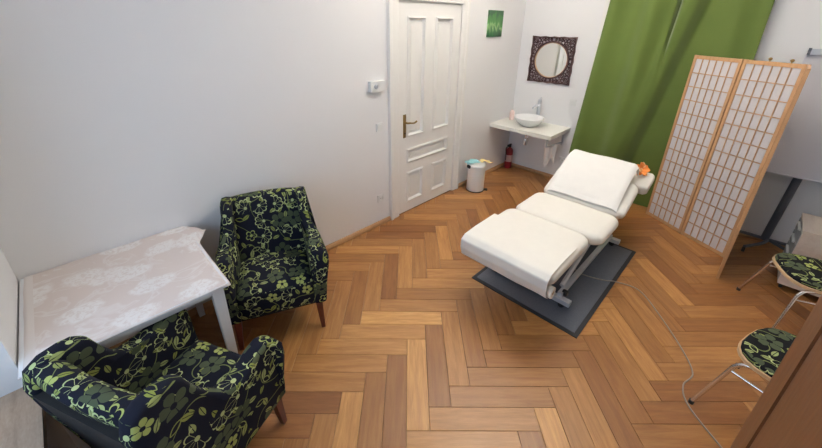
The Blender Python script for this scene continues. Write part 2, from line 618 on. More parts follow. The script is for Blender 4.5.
# ------------------------------------------------------------------ structure: floor
floor_root = empty('floor')
tag(floor_root, 'golden brown oak herringbone parquet floor', 'floor', kind='structure')
PW, PL = 0.1298, 0.609
T0 = Vector((1.2915, 1.2945))
E1 = Vector((math.sqrt(0.5), math.sqrt(0.5)))
E2 = Vector((E1.y, -E1.x))
box('subfloor', (XC - 0.02, YD - 0.02, -0.05), (XB + 0.02, YA + 0.05, -0.016), M['sub'], floor_root)


def clip(poly, x0, x1, y0, y1):
    def cut(P, inside, inter):
        out = []
        for i in range(len(P)):
            a, b = P[i - 1], P[i]
            ia, ib = inside(a), inside(b)
            if ia != ib: out.append(inter(a, b))
            if ib: out.append(b)
        return out
    for ax, lim, sg in ((0, x0, 1), (0, x1, -1), (1, y0, 1), (1, y1, -1)):
        if not poly: return poly
        poly = cut(poly, lambda p: (p[ax] - lim) * sg >= 0,
                   lambda a, b: a + (b - a) * ((lim - a[ax]) / (b[ax] - a[ax])))
    return poly


def plank_mesh(poly):
    bm = bmesh.new()
    top = [bm.verts.new((p[0], p[1], 0)) for p in poly]
    c = sum((Vector(p) for p in poly), Vector((0, 0))) / len(poly)
    bot = [bm.verts.new((p[0], p[1], -0.016)) for p in poly]
    f = bm.faces.new(top)
    n = len(poly)
    for i in range(n): bm.faces.new((top[i], bot[i], bot[(i + 1) % n], top[(i + 1) % n]))
    bmesh.ops.recalc_face_normals(bm, faces=bm.faces)
    es = [e for e in f.edges]
    bmesh.ops.bevel(bm, geom=es, offset=0.0016, segments=1, affect='EDGES')
    bmesh.ops.recalc_face_normals(bm, faces=bm.faces)
    me = bpy.data.meshes.new('plank')
    bm.to_mesh(me)
    bm.free()
    me.materials.append(M['plank'])
    return me


G = 0.0007
full_poly = [Vector((-PL / 2 + G, -PW / 2 + G)), Vector((PL / 2 - G, -PW / 2 + G)), Vector((PL / 2 - G, PW / 2 - G)), Vector((-PL / 2 + G, PW / 2 - G))]
full_me = plank_mesh(full_poly)

# paler and darker boards seen at these spots of the floor (x, y, tone)
TONES = [(1.39, 1.47, 0.95), (1.21, 1.49, 0.8), (1.02, 1.48, 0.75), (0.82, 1.49, 0.65), (0.71, 1.42, 0.6), (0.6, 1.37, 0.12), (0.54, 1.19, 0.6), (0.68, 1.14, 0.85), (0.82, 1.11, 0.45), (0.98, 1.06, 0.3), (1.09, 1.0, 0.9), (1.25, 0.98, 0.33), (1.49, 1.02, 0.65), (1.66, 1.03, 0.4), (1.8, 0.96, 0.55), (1.88, 0.89, 0.42), (1.84, 0.71, 0.4), (1.72, 0.64, 0.35), (1.52, 0.65, 0.45), (1.42, 0.59, 0.5), (1.23, 0.58, 0.7), (1.07, 0.59, 0.75), (1.42, 0.34, 0.9), (2.01, 0.71, 0.75), (1.68, 1.96, 0.15), (1.52, 1.96, 0.62), (1.32, 1.95, 0.35), (1.09, 1.9, 0.6), (1.85, 1.91, 0.7), (2.0, 1.88, 0.5), (2.42, 1.94, 0.75), (2.26, 1.96, 0.5), (2.68, 1.92, 0.5), (1.77, 2.36, 0.7), (1.38, 2.37, 0.6), (1.35, 2.23, 0.4), (1.95, 1.48, 0.7), (1.78, 1.45, 0.42), (1.57, 1.49, 0.6), (1.47, 0.3, 0.92), (1.79, 0.55, 0.35), (1.72, 0.49, 0.5), (2.11, 0.18, 0.33), (2.38, 0.18, 0.42), (2.46, 0.01, 0.42), (2.14, -0.12, 0.2), (2.0, -0.15, 0.25), (2.46, 0.41, 0.78), (3.32, 0.1, 0.8), (2.6, 0.31, 0.75), (3.99, 0.07, 0.33), (3.41, -0.25, 0.25), (3.5, -0.14, 0.3)]


def place_plank(c, d):
    p = Vector((-d.y, d.x))
    corners = [c + d * q.x + p * q.y for q in full_poly]
    x0, x1, y0, y1 = XC, XB, YD, YA
    if all(x0 <= q.x <= x1 and y0 <= q.y <= y1 for q in corners):
        me = full_me
    else:
        cl = clip(corners, x0, x1, y0, y1)
        if len(cl) < 3: return
        ar = abs(sum(cl[i - 1].x * cl[i].y - cl[i].x * cl[i - 1].y for i in range(len(cl)))) / 2
        if ar < 0.0012: return
        me = plank_mesh([Vector(((q - c).dot(d), (q - c).dot(p))) for q in cl])
    o = link('plank', me, floor_root, loc=(c.x, c.y, random.uniform(-0.0006, 0.0)), rot=(0, 0, math.atan2(d.y, d.x)))
    tone = max(0.08, min(0.9, random.gauss(0.42, 0.17)))
    for tx, ty, tv in TONES:
        q = Vector((tx, ty)) - c
        if abs(q.dot(d)) < PL / 2 and abs(q.dot(p)) < PW / 2: tone = tv
    o.color = (tone, tone, tone, 1)


for i in range(-22, 30):
    for j in range(-6, 5):
        o = T0 + i * PW * (E1 + E2) + j * PL * (E1 - E2)
        cV = o - E1 * PL / 2 + E2 * PW / 2
        cH = o + E1 * PW / 2 + E2 * (PW - PL / 2)
        for c, d in ((cV, E1), (cH, E2)):
            if XC - 0.5 < c.x < XB + 0.5 and YD - 0.5 < c.y < YA + 0.5:
                place_plank(c, d if random.random() < 0.5 else -d)

# ------------------------------------------------------------------ structure: walls
DX0, DX1, DZ = 2.445, 3.405, 2.245       # door leaf
boxes('wall_back', [((XC - 0.6, YA, -0.05), (DX0 - 0.02, YA + 0.25, HC)), ((DX1 + 0.02, YA, -0.05), (XB + 0.25, YA + 0.25, HC)),
                    ((DX0 - 0.02, YA, DZ + 0.02), (DX1 + 0.02, YA + 0.25, HC)), ((DX0 - 0.02, YA + 0.08, -0.05), (DX1 + 0.02, YA + 0.25, DZ + 0.02))],
      M['wall'], smooth=False)
tag(bpy.data.objects['wall_back'], 'long white wall with the panelled door', 'wall', kind='structure')
tag(box('wall_right', (XB, YD - 0.25, -0.05), (XB + 0.25, YA, HC), M['wall'], smooth=False), 'white wall behind the wash basin and green curtain', 'wall', kind='structure')
NY0, NY1, NZ0, NZ1 = 0.10, 1.872, 0.617, 2.95
boxes('wall_left', [((XC - 0.6, NY1, -0.05), (XC, YA, HC)), ((XC - 0.6, YD - 0.25, -0.05), (XC, NY0, HC)),
                    ((XC - 0.6, NY0, -0.05), (XC, NY1, NZ0 - 0.04)), ((XC - 0.6, NY0, NZ1), (XC, NY1, HC))], M['wall'], smooth=False)
tag(bpy.data.objects['wall_left'], 'white window wall with a deep window niche', 'wall', kind='structure')
tag(box('wall_front', (XC, YD - 0.25, -0.05), (XB, YD, HC), M['wall'], smooth=False), 'plain white wall behind the wardrobe', 'wall', kind='structure')
tag(box('ceiling', (XC - 0.6, YD - 0.25, HC), (XB + 0.25, YA + 0.25, HC + 0.2), M['ceil'], smooth=False), 'plain white ceiling', 'ceiling', kind='structure')

# baseboards
def baseboard(name, axis, a, b, pos, sgn, lab):
    h, d = 0.046, 0.026
    prof = [(0, 0), (d, 0), (d, h * 0.45), (d * 0.8, h * 0.75), (d * 0.45, h), (0, h)]
    bm = bmesh.new()
    if axis == 'x': add_prism(bm, [(pos + sgn * p, z) for p, z in prof], 'x', a, b)
    else: add_prism(bm, [(pos + sgn * p, z) for p, z in prof], 'y', a, b)
    return tag(finish(bm, name, M['base'], smooth=False), lab, 'baseboard', kind='structure')


baseboard('baseboard_back', 'x', XC, 2.303, YA, -1, 'slim oak skirting along the door wall')
baseboard('baseboard_corner', 'x', 3.527, XB - 0.027, YA, -1, 'slim oak skirting between door casing and corner')
baseboard('baseboard_right', 'y', YD, YA - 0.001, XB, -1, 'slim oak skirting below the wash basin')

# window in the left niche
win = empty('window_1', (XC - 0.5, (NY0 + NY1) / 2, NZ0))
tag(win, 'tall white casement window in the deep niche', 'window', kind='structure')
hw, hh = (NY1 - NY0) / 2, NZ1 - NZ0
boxes('window_frame', [((-0.04, -hw, 0), (0.04, -hw + 0.07, hh)), ((-0.04, hw - 0.07, 0), (0.04, hw, hh)), ((-0.04, -hw + 0.07, 0), (0.04, hw - 0.07, 0.07)),
                       ((-0.04, -hw + 0.07, hh - 0.07), (0.04, hw - 0.07, hh)), ((-0.04, -0.05, 0.07), (0.04, 0.05, hh - 0.07)),
                       ((-0.035, -hw + 0.07, 1.55), (0.035, -0.05, 1.62)), ((-0.035, 0.05, 1.55), (0.035, hw - 0.07, 1.62))], M['door'], win, bev=0.006)
for y0, y1 in ((-hw + 0.07, -0.05), (0.05, hw - 0.07)):
    for z0, z1 in ((0.07, 1.55), (1.62, hh - 0.07)):
        box('pane', (-0.004, y0, z0), (0.004, y1, z1), M['glasspane'], win)
box('window_sill', (0.06, -hw, -0.04), (0.54, hw, 0.0), M['sill'], win, bev=0.006)

# casing strip beside the curtain
tag(box('trim_1', (XB - 0.03, 1.44, 0.0), (XB, 1.60, 2.75), M['door'], bev=0.006), 'white casing strip half hidden by the green curtain', 'trim', kind='structure')

# ------------------------------------------------------------------ door
door = empty('door_1', (DX0, YA, 0))
tag(door, 'white five-panel door with brass lever handle', 'door', kind='structure')
LW, LH = DX1 - DX0, DZ
y0, y1 = 0.0, 0.045      # leaf depth (front face at y0)
panels = [(0.125, 0.385, 0.915, 2.115), (0.535, 0.825, 0.915, 2.115), (0.125, 0.825, 0.61, 0.78), (0.125, 0.395, 0.125, 0.50), (0.545, 0.825, 0.125, 0.50)]
fr = []
def Bx(x0, x1, z0, z1): fr.append(((x0, y0, z0), (x1, y1, z1)))
Bx(0.004, 0.125, 0.008, LH); Bx(0.825, LW - 0.004, 0.008, LH)
Bx(0.125, 0.825, 0.008, 0.125); Bx(0.125, 0.825, 0.50, 0.61); Bx(0.125, 0.825, 0.78, 0.915); Bx(0.125, 0.825, 2.115, LH)
Bx(0.395, 0.545, 0.125, 0.50); Bx(0.385, 0.535, 0.915, 2.115)
boxes('leaf', fr, M['door'], door, smooth=False)
for x0, x1, z0, z1 in panels:
    bm = bmesh.new()
    # moulding step, recess, raised field
    rings = [(0.0, -0.006), (0.016, -0.012), (0.026, 0.022), (0.048, 0.024), (0.066, 0.010), (0.070, 0.010)]
    vs = []
    for ins, yy in rings:
        vs.append([bm.verts.new((x, yy, z)) for x, z in ((x0 + ins, z0 + ins), (x1 - ins, z0 + ins), (x1 - ins, z1 - ins), (x0 + ins, z1 - ins))])
    for a, b in zip(vs, vs[1:]):
        for k in range(4): bm.faces.new((a[k], a[(k + 1) % 4], b[(k + 1) % 4], b[k]))
    bm.faces.new(vs[-1])
    bk = [bm.verts.new((v.co.x, 0.036, v.co.z)) for v in vs[0]]
    for k in range(4): bm.faces.new((vs[0][k], bk[k], bk[(k + 1) % 4], vs[0][(k + 1) % 4]))
    bm.faces.new(bk[::-1])
    finish(bm, 'panel', M['door'], door, smooth=False)
for side in (0, 1):
    pr = [(0, 0), (0.0, -0.012), (0.02, -0.022), (0.09, -0.026), (0.105, -0.036), (0.135, -0.036), (0.14, 0)]
    bm = bmesh.new()
    if side == 0: pts = [(0.0 - p * 1.0, q) for p, q in pr]
    else: pts = [(LW + p * 0.82, q) for p, q in pr]
    add_prism(bm, pts, 'z', 0.0, LH + 0.14)
    finish(bm, 'casing', M['door'], door, smooth=False)
boxes('casing_head', [((0.0, -0.026, LH + 0.004), (LW, 0, LH + 0.14))], M['door'], door, bev=0.004)
hx = 0.088
pl = cushion('handle_plate', (hx - 0.021, -0.008, 0.915), (hx + 0.021, 0.0, 1.17), M['brass'], door, r=0.0038, n=(4, 2, 6))
tube('lever', catmull([(hx, -0.004, 1.085), (hx, -0.05, 1.085), (hx + 0.03, -0.058, 1.083), (hx + 0.09, -0.056, 1.073), (hx + 0.135, -0.054, 1.086)], 5), [0.011] * 11 + [0.009] * 10, M['brass'], pl, 8)
tube('keyhole', [(hx, -0.013, 0.965), (hx, -0.006, 0.965)], 0.008, M['black'], pl, 8)
for z in (0.28, 1.18, 1.95):
    tube('hinge', [(LW + 0.004, -0.018, z), (LW + 0.004, -0.018, z + 0.09)], 0.009, M['door'], door, 8)

# ------------------------------------------------------------------ things on the door wall
th = empty('thermostat', (2.155, YA, 1.505))
tag(th, 'small white thermostat box on wall beside the door', 'thermostat')
bx = box('body', (-0.088, -0.042, -0.048), (0.088, 0, 0.048), M['white'], th, bev=0.008)
lathe('dial', [(0, -0.054), (0.018, -0.054), (0.022, -0.042), (0.022, -0.040)], M['steel'], th, 16, (-0.03, 0, 0.0), 'y')
sw = empty('light_switch', (2.184, YA, 1.10))
tag(sw, 'white square light switch on wall beside door handle', 'light switch')
box('plate', (-0.04, -0.010, -0.042), (0.04, 0, 0.042), M['white'], sw, bev=0.004)
box('rocker', (-0.028, -0.015, -0.028), (0.028, -0.010, 0.028), M['white'], sw, bev=0.002)


def socket_outlet(loc, rz, lab):
    so = empty('wall_socket', loc, rz)
    tag(so, lab, 'socket')
    box('plate', (-0.042, -0.010, -0.042), (0.042, 0, 0.042), M['white'], so, bev=0.004)
    lathe('socket_ring', [(0.030, -0.010), (0.030, -0.015), (0.025, -0.015), (0.022, -0.0105), (0, -0.0105)], M['white'], so, 20, (0, 0, 0), 'y')
    for s in (-1, 1): tube('contact_hole', [(s * 0.0095, -0.0125, 0), (s * 0.0095, -0.0105, 0)], 0.003, M['black'], so, 6)
    return so


socket_outlet((2.18, YA, 0.318), 0, 'white wall socket low on wall left of door')
socket_outlet((XB, 1.75, 0.30), -PI / 2, 'white wall socket low on wall beside the green curtain')
sw2 = copy_tree(sw)
sw2.location = (XB, 1.753, 1.11)
sw2.rotation_euler = (0, 0, -PI / 2)
tag(sw2, 'white square light switch between mirror and green curtain', 'light switch')

pic = empty('wall_picture', (4.08, YA, 1.903))
tag(pic, 'small square green abstract picture on white wall', 'picture')
box('canvas', (-0.157, -0.02, 0.0), (0.157, -0.001, 0.30), M['print'], pic, bev=0.002)
box('stretcher_frame', (-0.15, -0.001, 0.008), (0.15, 0, 0.292), M['paperprint'], pic)

# ------------------------------------------------------------------ mirror with carved frame
MX, MY, MZ, MS = XB, 2.135, 1.615, 0.293
mir = empty('carved_mirror', (MX, MY, MZ), 0)
tag(mir, 'square mirror with dark carved openwork frame and round glass', 'mirror')
bm = bmesh.new()
# openwork frame: outer border ring, inner ring, lattice of small struts
def flat_ring(bm, inner, outer, x0, x1):
    n = len(inner)
    A = [[bm.verts.new((x, p[0], p[1])) for p in L] for x, L in ((x0, inner), (x0, outer), (x1, outer), (x1, inner))]
    for k in range(n):
        for a, b in ((0, 1), (1, 2), (2, 3), (3, 0)):
            bm.faces.new((A[a][k], A[a][(k + 1) % n], A[b][(k + 1) % n], A[b][k]))
N = 64
def sq(th, s):
    c, q = math.cos(th), math.sin(th)
    k = s / max(abs(c), abs(q))
    return (c * k, q * k)
ths = [2 * PI * k / N for k in range(N)]
flat_ring(bm, [(0.222 * math.cos(a), 0.222 * math.sin(a)) for a in ths], [(0.243 * math.cos(a), 0.243 * math.sin(a)) for a in ths], -0.030, -0.004)
flat_ring(bm, [sq(a, MS - 0.022) for a in ths], [sq(a, MS + 0.004 * math.cos(16 * a)) for a in ths], -0.026, -0.004)
finish(bm, 'frame_border', M['carved'], mir)
bm = bmesh.new()
rng = random.Random(3)
for sx_ in (-1, 1):
    for sz_ in (-1, 1):
        # scrolls in the corner
        for k, (u, v, rr) in enumerate(((0.235, 0.235, 0.026), (0.20, 0.245, 0.020), (0.245, 0.20, 0.020), (0.185, 0.185, 0.018), (0.155, 0.245, 0.018), (0.245, 0.155, 0.018), (0.215, 0.165, 0.017), (0.165, 0.215, 0.017), (0.115, 0.252, 0.015), (0.252, 0.115, 0.015), (0.075, 0.257, 0.012), (0.257, 0.075, 0.012), (0.035, 0.258, 0.010), (0.258, 0.035, 0.010))):
            pts = [(-0.016, sx_ * (u + rr * math.cos(a) * (1 + 0.25 * math.sin(2 * a + k))), sz_ * (v + rr * math.sin(a))) for a in [2 * PI * q / 12 for q in range(12)]]
            add_tube(bm, pts, 0.0065, 5, True)
        for a in range(9):
            th_ = R(5 + a * 10)
            p = sq(th_, MS - 0.012)
            add_tube(bm, [(-0.015, sx_ * 0.238 * math.cos(th_), sz_ * 0.238 * math.sin(th_)), (-0.015, sx_ * p[0], sz_ * p[1])], 0.006, 5)
tag(finish(bm, 'openwork', M['carved'], mir), kind='stuff')
lathe('mirror_glass', [(0, -0.012), (0.218, -0.012), (0.223, -0.008), (0.223, -0.003), (0, -0.003)], M['mirror'], mir, 64, (0, 0, 0), 'x', smooth=False)
lathe('glass_rim', [(0.214, -0.014), (0.214, -0.022), (0.226, -0.022), (0.226, -0.014), (0.214, -0.014)], M['ply'], mir, 48, (0, 0, 0), 'x')

# ------------------------------------------------------------------ wash counter, basin, tap
CT = 0.775
wc = empty('wash_counter', (4.5, 2.16, 0))
tag(wc, 'cream wall-mounted wash counter shelf in the corner', 'counter')
box('countertop', (-0.30, -0.44, CT - 0.048), (0.30, 0.446, CT), M['counter'], wc, bev=0.003)
for y in (-0.36,):
    tube('bracket', [(0.298, y, 0.55), (-0.20, y, 0.60)], 0.012, M['steel'], wc, 8)
    tube('bracket_arm', [(-0.20, y, 0.60), (-0.20, y, CT - 0.048)], 0.012, M['steel'], wc, 8)
    tube('bracket_post', [(0.288, y, 0.52), (0.288, y, CT - 0.048)], 0.012, M['steel'], wc, 8)
box('bracket_plate', (0.10, 0.27, CT - 0.10), (0.30, 0.30, CT - 0.048), M['steel'], wc)
ba = empty('vessel_basin', (4.47, 2.17, CT))
tag(ba, 'round white ceramic vessel basin on the wash counter', 'basin')
lathe('bowl', [(0, 0.0), (0.085, 0.0), (0.105, 0.012), (0.16, 0.055), (0.19, 0.10), (0.197, 0.118), (0.192, 0.122), (0.185, 0.116), (0.155, 0.065), (0.10, 0.028), (0, 0.022)], M['ceramic'], ba, 40)
lathe('drain', [(0, 0.028), (0.02, 0.028), (0.024, 0.0245), (0.024, 0.023)], M['chrome'], ba, 16)
tp = empty('basin_tap', (4.70, 2.16, CT))
tag(tp, 'tall chrome mixer tap behind the round basin', 'tap')
lathe('tap_body', [(0, 0), (0.032, 0), (0.032, 0.012), (0.026, 0.02), (0.026, 0.30), (0.022, 0.33), (0, 0.335)], M['steel'], tp, 20)
tube('spout', catmull([(0.0, 0, 0.24), (-0.06, 0.01, 0.25), (-0.13, 0.02, 0.235), (-0.14, 0.02, 0.215)], 5), 0.013, M['steel'], tp, 10)
tube('tap_lever', [(0, 0, 0.325), (0.03, 0.0, 0.350)], 0.007, M['steel'], tp, 8)
sb = empty('soap_bottle', (4.60, 2.50, CT))
tag(sb, 'pink pump soap bottle beside the basin', 'bottle')
lathe('bottle_body', [(0, 0), (0.030, 0), (0.034, 0.006), (0.034, 0.11), (0.026, 0.13), (0.012, 0.14), (0.012, 0.150), (0, 0.150)], M['pink'], sb, 16)
lathe('pump_collar', [(0, 0.150), (0.014, 0.150), (0.014, 0.168), (0.005, 0.170), (0.005, 0.20), (0, 0.20)], M['white'], sb, 12)
tube('pump_nozzle', [(0.01, 0.0, 0.205), (-0.045, -0.01, 0.202)], 0.006, M['white'], sb, 8)
sb2 = empty('soap_dish', (4.67, 2.40, CT))
tag(sb2, 'small pale pink dish of soap behind the basin', 'soap dish')
lathe('dish', [(0, 0), (0.03, 0), (0.045, 0.02), (0.047, 0.024), (0.042, 0.022), (0.028, 0.006), (0, 0.006)], M['ceramic'], sb2, 20)
cushion('soap_bar', (-0.026, -0.018, 0.007), (0.026, 0.018, 0.03), M['pink'], sb2, r=0.009, n=(6, 6, 4))
sip = empty('drain_trap', (4.60, 2.24, 0.47))
tag(sip, 'chrome bottle trap pipe below the wash counter', 'drain pipe')
tube('trap_pipe', catmull([(0, 0, CT - 0.050 - 0.47), (0, 0, 0.14), (0, 0, 0.03), (0.02, 0, 0.0), (0.05, 0, 0.01), (0.06, 0, 0.10), (0.10, 0, 0.14), (0.20, 0, 0.14)], 6), 0.017, M['chrome'], sip, 10)
lathe('trap_cup', [(0, -0.02), (0.028, -0.015), (0.030, 0.05), (0.024, 0.07), (0, 0.07)], M['chrome'], sip, 16)
lathe('rosette', [(0.017, 0.194), (0.035, 0.191), (0.035, 0.198), (0.017, 0.199)], M['chrome'], sip, 16, (0, 0, 0.14), 'x')


def hang(name, y_c, x_c, top, drop, wdt, mat, lab, ph):
    def fn(u, v):
        s = (u - 0.5) * wdt * (1 - 0.25 * v)
        z = top - v * drop * (0.8 + 0.2 * math.sin(u * 6 + ph))
        fold = 0.022 * math.sin(u * 11 + ph) * (0.4 + 0.6 * v)
        return Vector((x_c + s * 0.45 + fold * 0.85, y_c - s * 0.85 + fold * 0.5, z))
    o = sheet(name, fn, 14, 10, 0.006, mat)
    return tag(o, lab, 'towel')


hang('hand_towel', 1.83, 4.52, 0.585, 0.34, 0.17, M['towel'], 'white hand towel hanging from bracket under the counter', 0.4)

# fire extinguisher
fe = empty('fire_extinguisher', (4.69, 2.515, 0))
fe.scale = (0.95, 0.95, 1.07)
tag(fe, 'small red fire extinguisher standing in the corner', 'fire extinguisher')
lathe('cylinder', [(0, 0.0), (0.055, 0.0), (0.058, 0.008), (0.058, 0.25), (0.050, 0.28), (0.024, 0.298), (0.018, 0.31), (0, 0.31)], M['red'], fe, 24)
lathe('print_band', [(0.0582, 0.10), (0.0588, 0.10), (0.0588, 0.20), (0.0582, 0.20)], M['fireprint'], fe, 24)
lathe('valve', [(0, 0.31), (0.02, 0.31), (0.02, 0.335), (0.012, 0.34), (0, 0.34)], M['black'], fe, 12)
box('squeeze_handle', (-0.075, -0.010, 0.338), (0.03, 0.010, 0.352), M['black'], fe, bev=0.003)
tube('hose', catmull([(-0.02, 0.0, 0.325), (-0.055, 0.03, 0.30), (-0.067, 0.02, 0.22), (-0.068, 0.01, 0.12)], 5), 0.008, M['black'], fe, 8)

# pedal bin
pb = empty('pedal_bin', (3.66, 2.40, 0))
tag(pb, 'white cylindrical pedal bin with cloths on its lid', 'bin')
lathe('bucket', [(0, 0.004), (0.108, 0.004), (0.112, 0.012), (0.114, 0.018), (0.114, 0.340), (0.118, 0.343), (0.118, 0.350), (0, 0.350)], M['white'], pb, 36)
lathe('lid', [(0.119, 0.351), (0.119, 0.361), (0.108, 0.375), (0.07, 0.381), (0, 0.383)], M['white'], pb, 36)
lathe('base_ring', [(0.105, 0.0), (0.118, 0.0), (0.118, 0.012), (0.105, 0.012)], M['black'], pb, 36)
ax = Vector((0.30, -0.95, 0)).normalized()
cushion('pedal', (-0.028, -0.165, 0.004), (0.028, -0.112, 0.02), M['black'], pb, r=0.006, n=(4, 4, 2), rot=(0, 0, R(35)))
cushion('hinge_block', (-0.03, 0.116, 0.33), (0.03, 0.14, 0.37), M['black'], pb, r=0.006, n=(4, 4, 2), rot=(0, 0, R(70)))


def crumpled(name, cx_, cy_, sx_, sy_, z0, rot, mat, lab, seed):
    rg = random.Random(seed)
    ph = [rg.uniform(0, 6) for _ in range(6)]
    def fn(u, v):
        a, b = (u - 0.5) * sx_, (v - 0.5) * sy_
        z = z0 + 0.012 + 0.010 * math.sin(u * 8 + ph[0]) * math.cos(v * 6 + ph[1]) + 0.006 * math.sin(v * 13 + ph[2])
        rr = math.hypot(a * math.cos(rot) - b * math.sin(rot) + cx_, a * math.sin(rot) + b * math.cos(rot) + cy_)
        if rr > 0.115: z -= (rr - 0.115) * 0.35
        x = a * math.cos(rot) - b * math.sin(rot) + cx_ + 0.012 * math.sin(v * 7 + ph[3])
        y = a * math.sin(rot) + b * math.cos(rot) + cy_ + 0.012 * math.sin(u * 7 + ph[4])
        return Vector((3.66 + x, 2.40 + y, z))
    return tag(sheet(name, fn, 14, 12, 0.004, mat), lab, 'cloth')


crumpled('cleaning_cloth', -0.045, 0.055, 0.16, 0.13, 0.389, R(-40), M['teal'], 'crumpled teal cloth on the pedal bin lid', 1)
crumpled('cleaning_cloth', 0.105, -0.055, 0.15, 0.09, 0.386, R(-30), M['yellow'], 'crumpled yellow cloth on the pedal bin lid', 2)

# ------------------------------------------------------------------ green curtain
def smooth(a, b, x):
    q = max(0.0, min(1.0, (x - a) / (b - a)))
    return q * q * (3 - 2 * q)


def curtain_fn(u, v):
    H = 2.93
    z = H - v * (H - 0.015)
    yl = 1.475 + 0.19 * (v - 0.20) if v > 0.2 else 1.475
    yr = 0.175 - 0.04 * v
    y = yl + (yr - yl) * u
    x = 4.735
    yb = 0.657 + (2.28 - z) * 0.165            # broad front fold that drifts sideways towards the floor
    x -= 0.10 * smooth(yb - 0.05, yb + 0.06, y)
    dl = yl - y                                 # distance from the left edge
    x -= 0.075 * math.exp(-((dl - 0.04) / 0.10) ** 2)
    x -= 0.085 * math.exp(-((dl - 0.42 - 0.03 * v) / 0.10) ** 2)
    x -= 0.035 * math.exp(-((y - yb - 0.12) / 0.06) ** 2)
    x += 0.075 * math.exp(-((y - 0.848 - 0.03 * (2.3 - z)) / 0.020) ** 2) * smooth(1.45, 2.1, z)
    x -= 0.030 * math.exp(-((y - 0.36) / 0.09) ** 2)
    x -= 0.035 * math.exp(-((y - yr) / 0.05) ** 2)
    x += 0.004 * math.sin(y * 21 + v * 2.0)
    return Vector((x, y, z))


tag(sheet('curtain', curtain_fn, 150, 40, 0.004, M['curtain']), 'long olive green curtain hanging in soft folds behind the couch', 'curtain')
rl = empty('curtain_rail', (4.72, 0.8, 2.93))
tag(rl, 'white curtain rail above the green curtains', 'curtain rail')
tube('rail_tube', [(0, -0.75, 0.012), (0, 0.75, 0.012)], 0.012, M['white'], rl, 10)
for y in (-0.7, 0, 0.7): tube('rail_bracket', [(0, y, 0.012), (0.08, y, 0.012)], 0.008, M['white'], rl, 8)

# ------------------------------------------------------------------ folding screen
scr = empty('folding_screen', (4.36, 0.2, 0))
tag(scr, 'pale wooden three-fold shoji screen with white paper panes', 'folding screen')
SP = [Vector((4.590, 0.592)), Vector((4.350, 0.208)), Vector((4.135, -0.182)), Vector((3.690, -0.168))]
SH = 1.79
for k in range(3):
    a, b = SP[k] - Vector((4.36, 0.2)), SP[k + 1] - Vector((4.36, 0.2))
    d = (b - a)
    L = d.length
    ang = math.atan2(d.y, d.x)
    g = 0.004
    st = 0.026
    fr = [((g, -0.011, 0), (g + st, 0.011, SH)), ((L - g - st, -0.011, 0), (L - g, 0.011, SH)),
          ((g + st, -0.0105, 0.004), (L - g - st, 0.0105, 0.036)), ((g + st, -0.0105, SH - 0.034), (L - g - st, 0.0105, SH - 0.002))]
    pf = boxes('panel_frame', fr, M['screen'], scr, loc=(a.x, a.y, 0), rot=(0, 0, ang), bev=0.0015)
    box('paper', (g + st - 0.004, -0.002, 0.034), (L - g - st + 0.004, 0.0, SH - 0.032), M['paper'], pf)
    x0, x1, z0, z1 = g + st, L - g - st, 0.036, SH - 0.034
    hb = None
    for r_ in range(1, 13):
        z = z0 + (z1 - z0) * r_ / 13
        if hb is None: hb = box('lattice_bar', (x0, -0.009, -0.0035), (x1, 0.004, 0.0035), M['screen'], pf, loc=(0, 0, z)); continue
        o = link('lattice_bar', hb.data, pf, loc=(0, 0, z))
    vb = None
    for c_ in range(1, 6):
        x = x0 + (x1 - x0) * c_ / 6
        if vb is None: vb = box('lattice_bar', (-0.0035, -0.0085, z0), (0.0035, 0.0045, z1), M['screen'], pf, loc=(x, 0, 0)); continue
        link('lattice_bar', vb.data, pf, loc=(x, 0, 0))
    if k == 1:
        for q in (0.42, 0.75):
            lathe('brass_knob', [(0, 0), (0.006, 0), (0.005, 0.008), (0.012, 0.014), (0.014, 0.022), (0.009, 0.03), (0, 0.033)], M['brass'], pf, 12, (L * q, 0, SH - 0.002))
    if k < 2:
        for z in (0.35, 1.5): tube('hinge', [(L, 0.011, z), (L, 0.011, z + 0.05)], 0.004, M['darksteel'], pf, 6)

# ------------------------------------------------------------------ flip chart
fc = empty('flip_chart', (4.66, -0.45, 0))
tag(fc, 'white flip chart board on grey stand behind the folding screen', 'flip chart')
bd = box('board', (-0.006, -0.42, 0.775), (0.016, 0.285, 1.84), M['board'], fc, bev=0.003)
boxes('board_rim', [((-0.012, -0.425, 0.765), (0.018, 0.29, 0.777)), ((-0.012, 0.283, 0.777), (0.018, 0.292, 1.84)), ((-0.012, -0.427, 0.777), (0.018, -0.418, 1.84))], M['board'], fc)
cl = box('paper_clamp', (-0.035, -0.42, 1.84), (0.016, 0.27, 1.885), M['steel'], fc, bev=0.006)
box('clamp_end', (-0.04, 0.27, 1.835), (0.018, 0.288, 1.89), M['darksteel'], fc, bev=0.003)
tube('post', [(0.050, 0.03, 0.06), (0.050, -0.02, 1.2)], 0.032, M['darksteel'], fc, 14)
for pts in ([(0.035, 0.0, 0.075), (-0.10, 0.05, 0.07), (-0.26, 0.16, 0.06)], [(0.035, 0.0, 0.075), (-0.08, -0.14, 0.07), (-0.19, -0.33, 0.06)], [(0.035, 0, 0.075), (0.05, 0.16, 0.07), (0.055, 0.31, 0.06)], [(0.035, 0, 0.075), (0.055, -0.16, 0.07), (0.06, -0.36, 0.06)]):
    tube('foot', catmull(pts, 6), 0.015, M['darksteel'], fc, 10)
    e = pts[-1]
    lathe('castor', [(0, -0.012), (0.024, -0.012), (0.026, -0.006), (0.026, 0.006), (0.024, 0.012), (0, 0.012)], M['black'], fc, 16, (e[0], e[1], 0.027), 'y')

# ------------------------------------------------------------------ drawer unit
du = empty('drawer_unit', (3.91, -0.535, 0))
tag(du, 'small pale wooden drawer trolley with frosted drawers beside chairs', 'drawer unit')
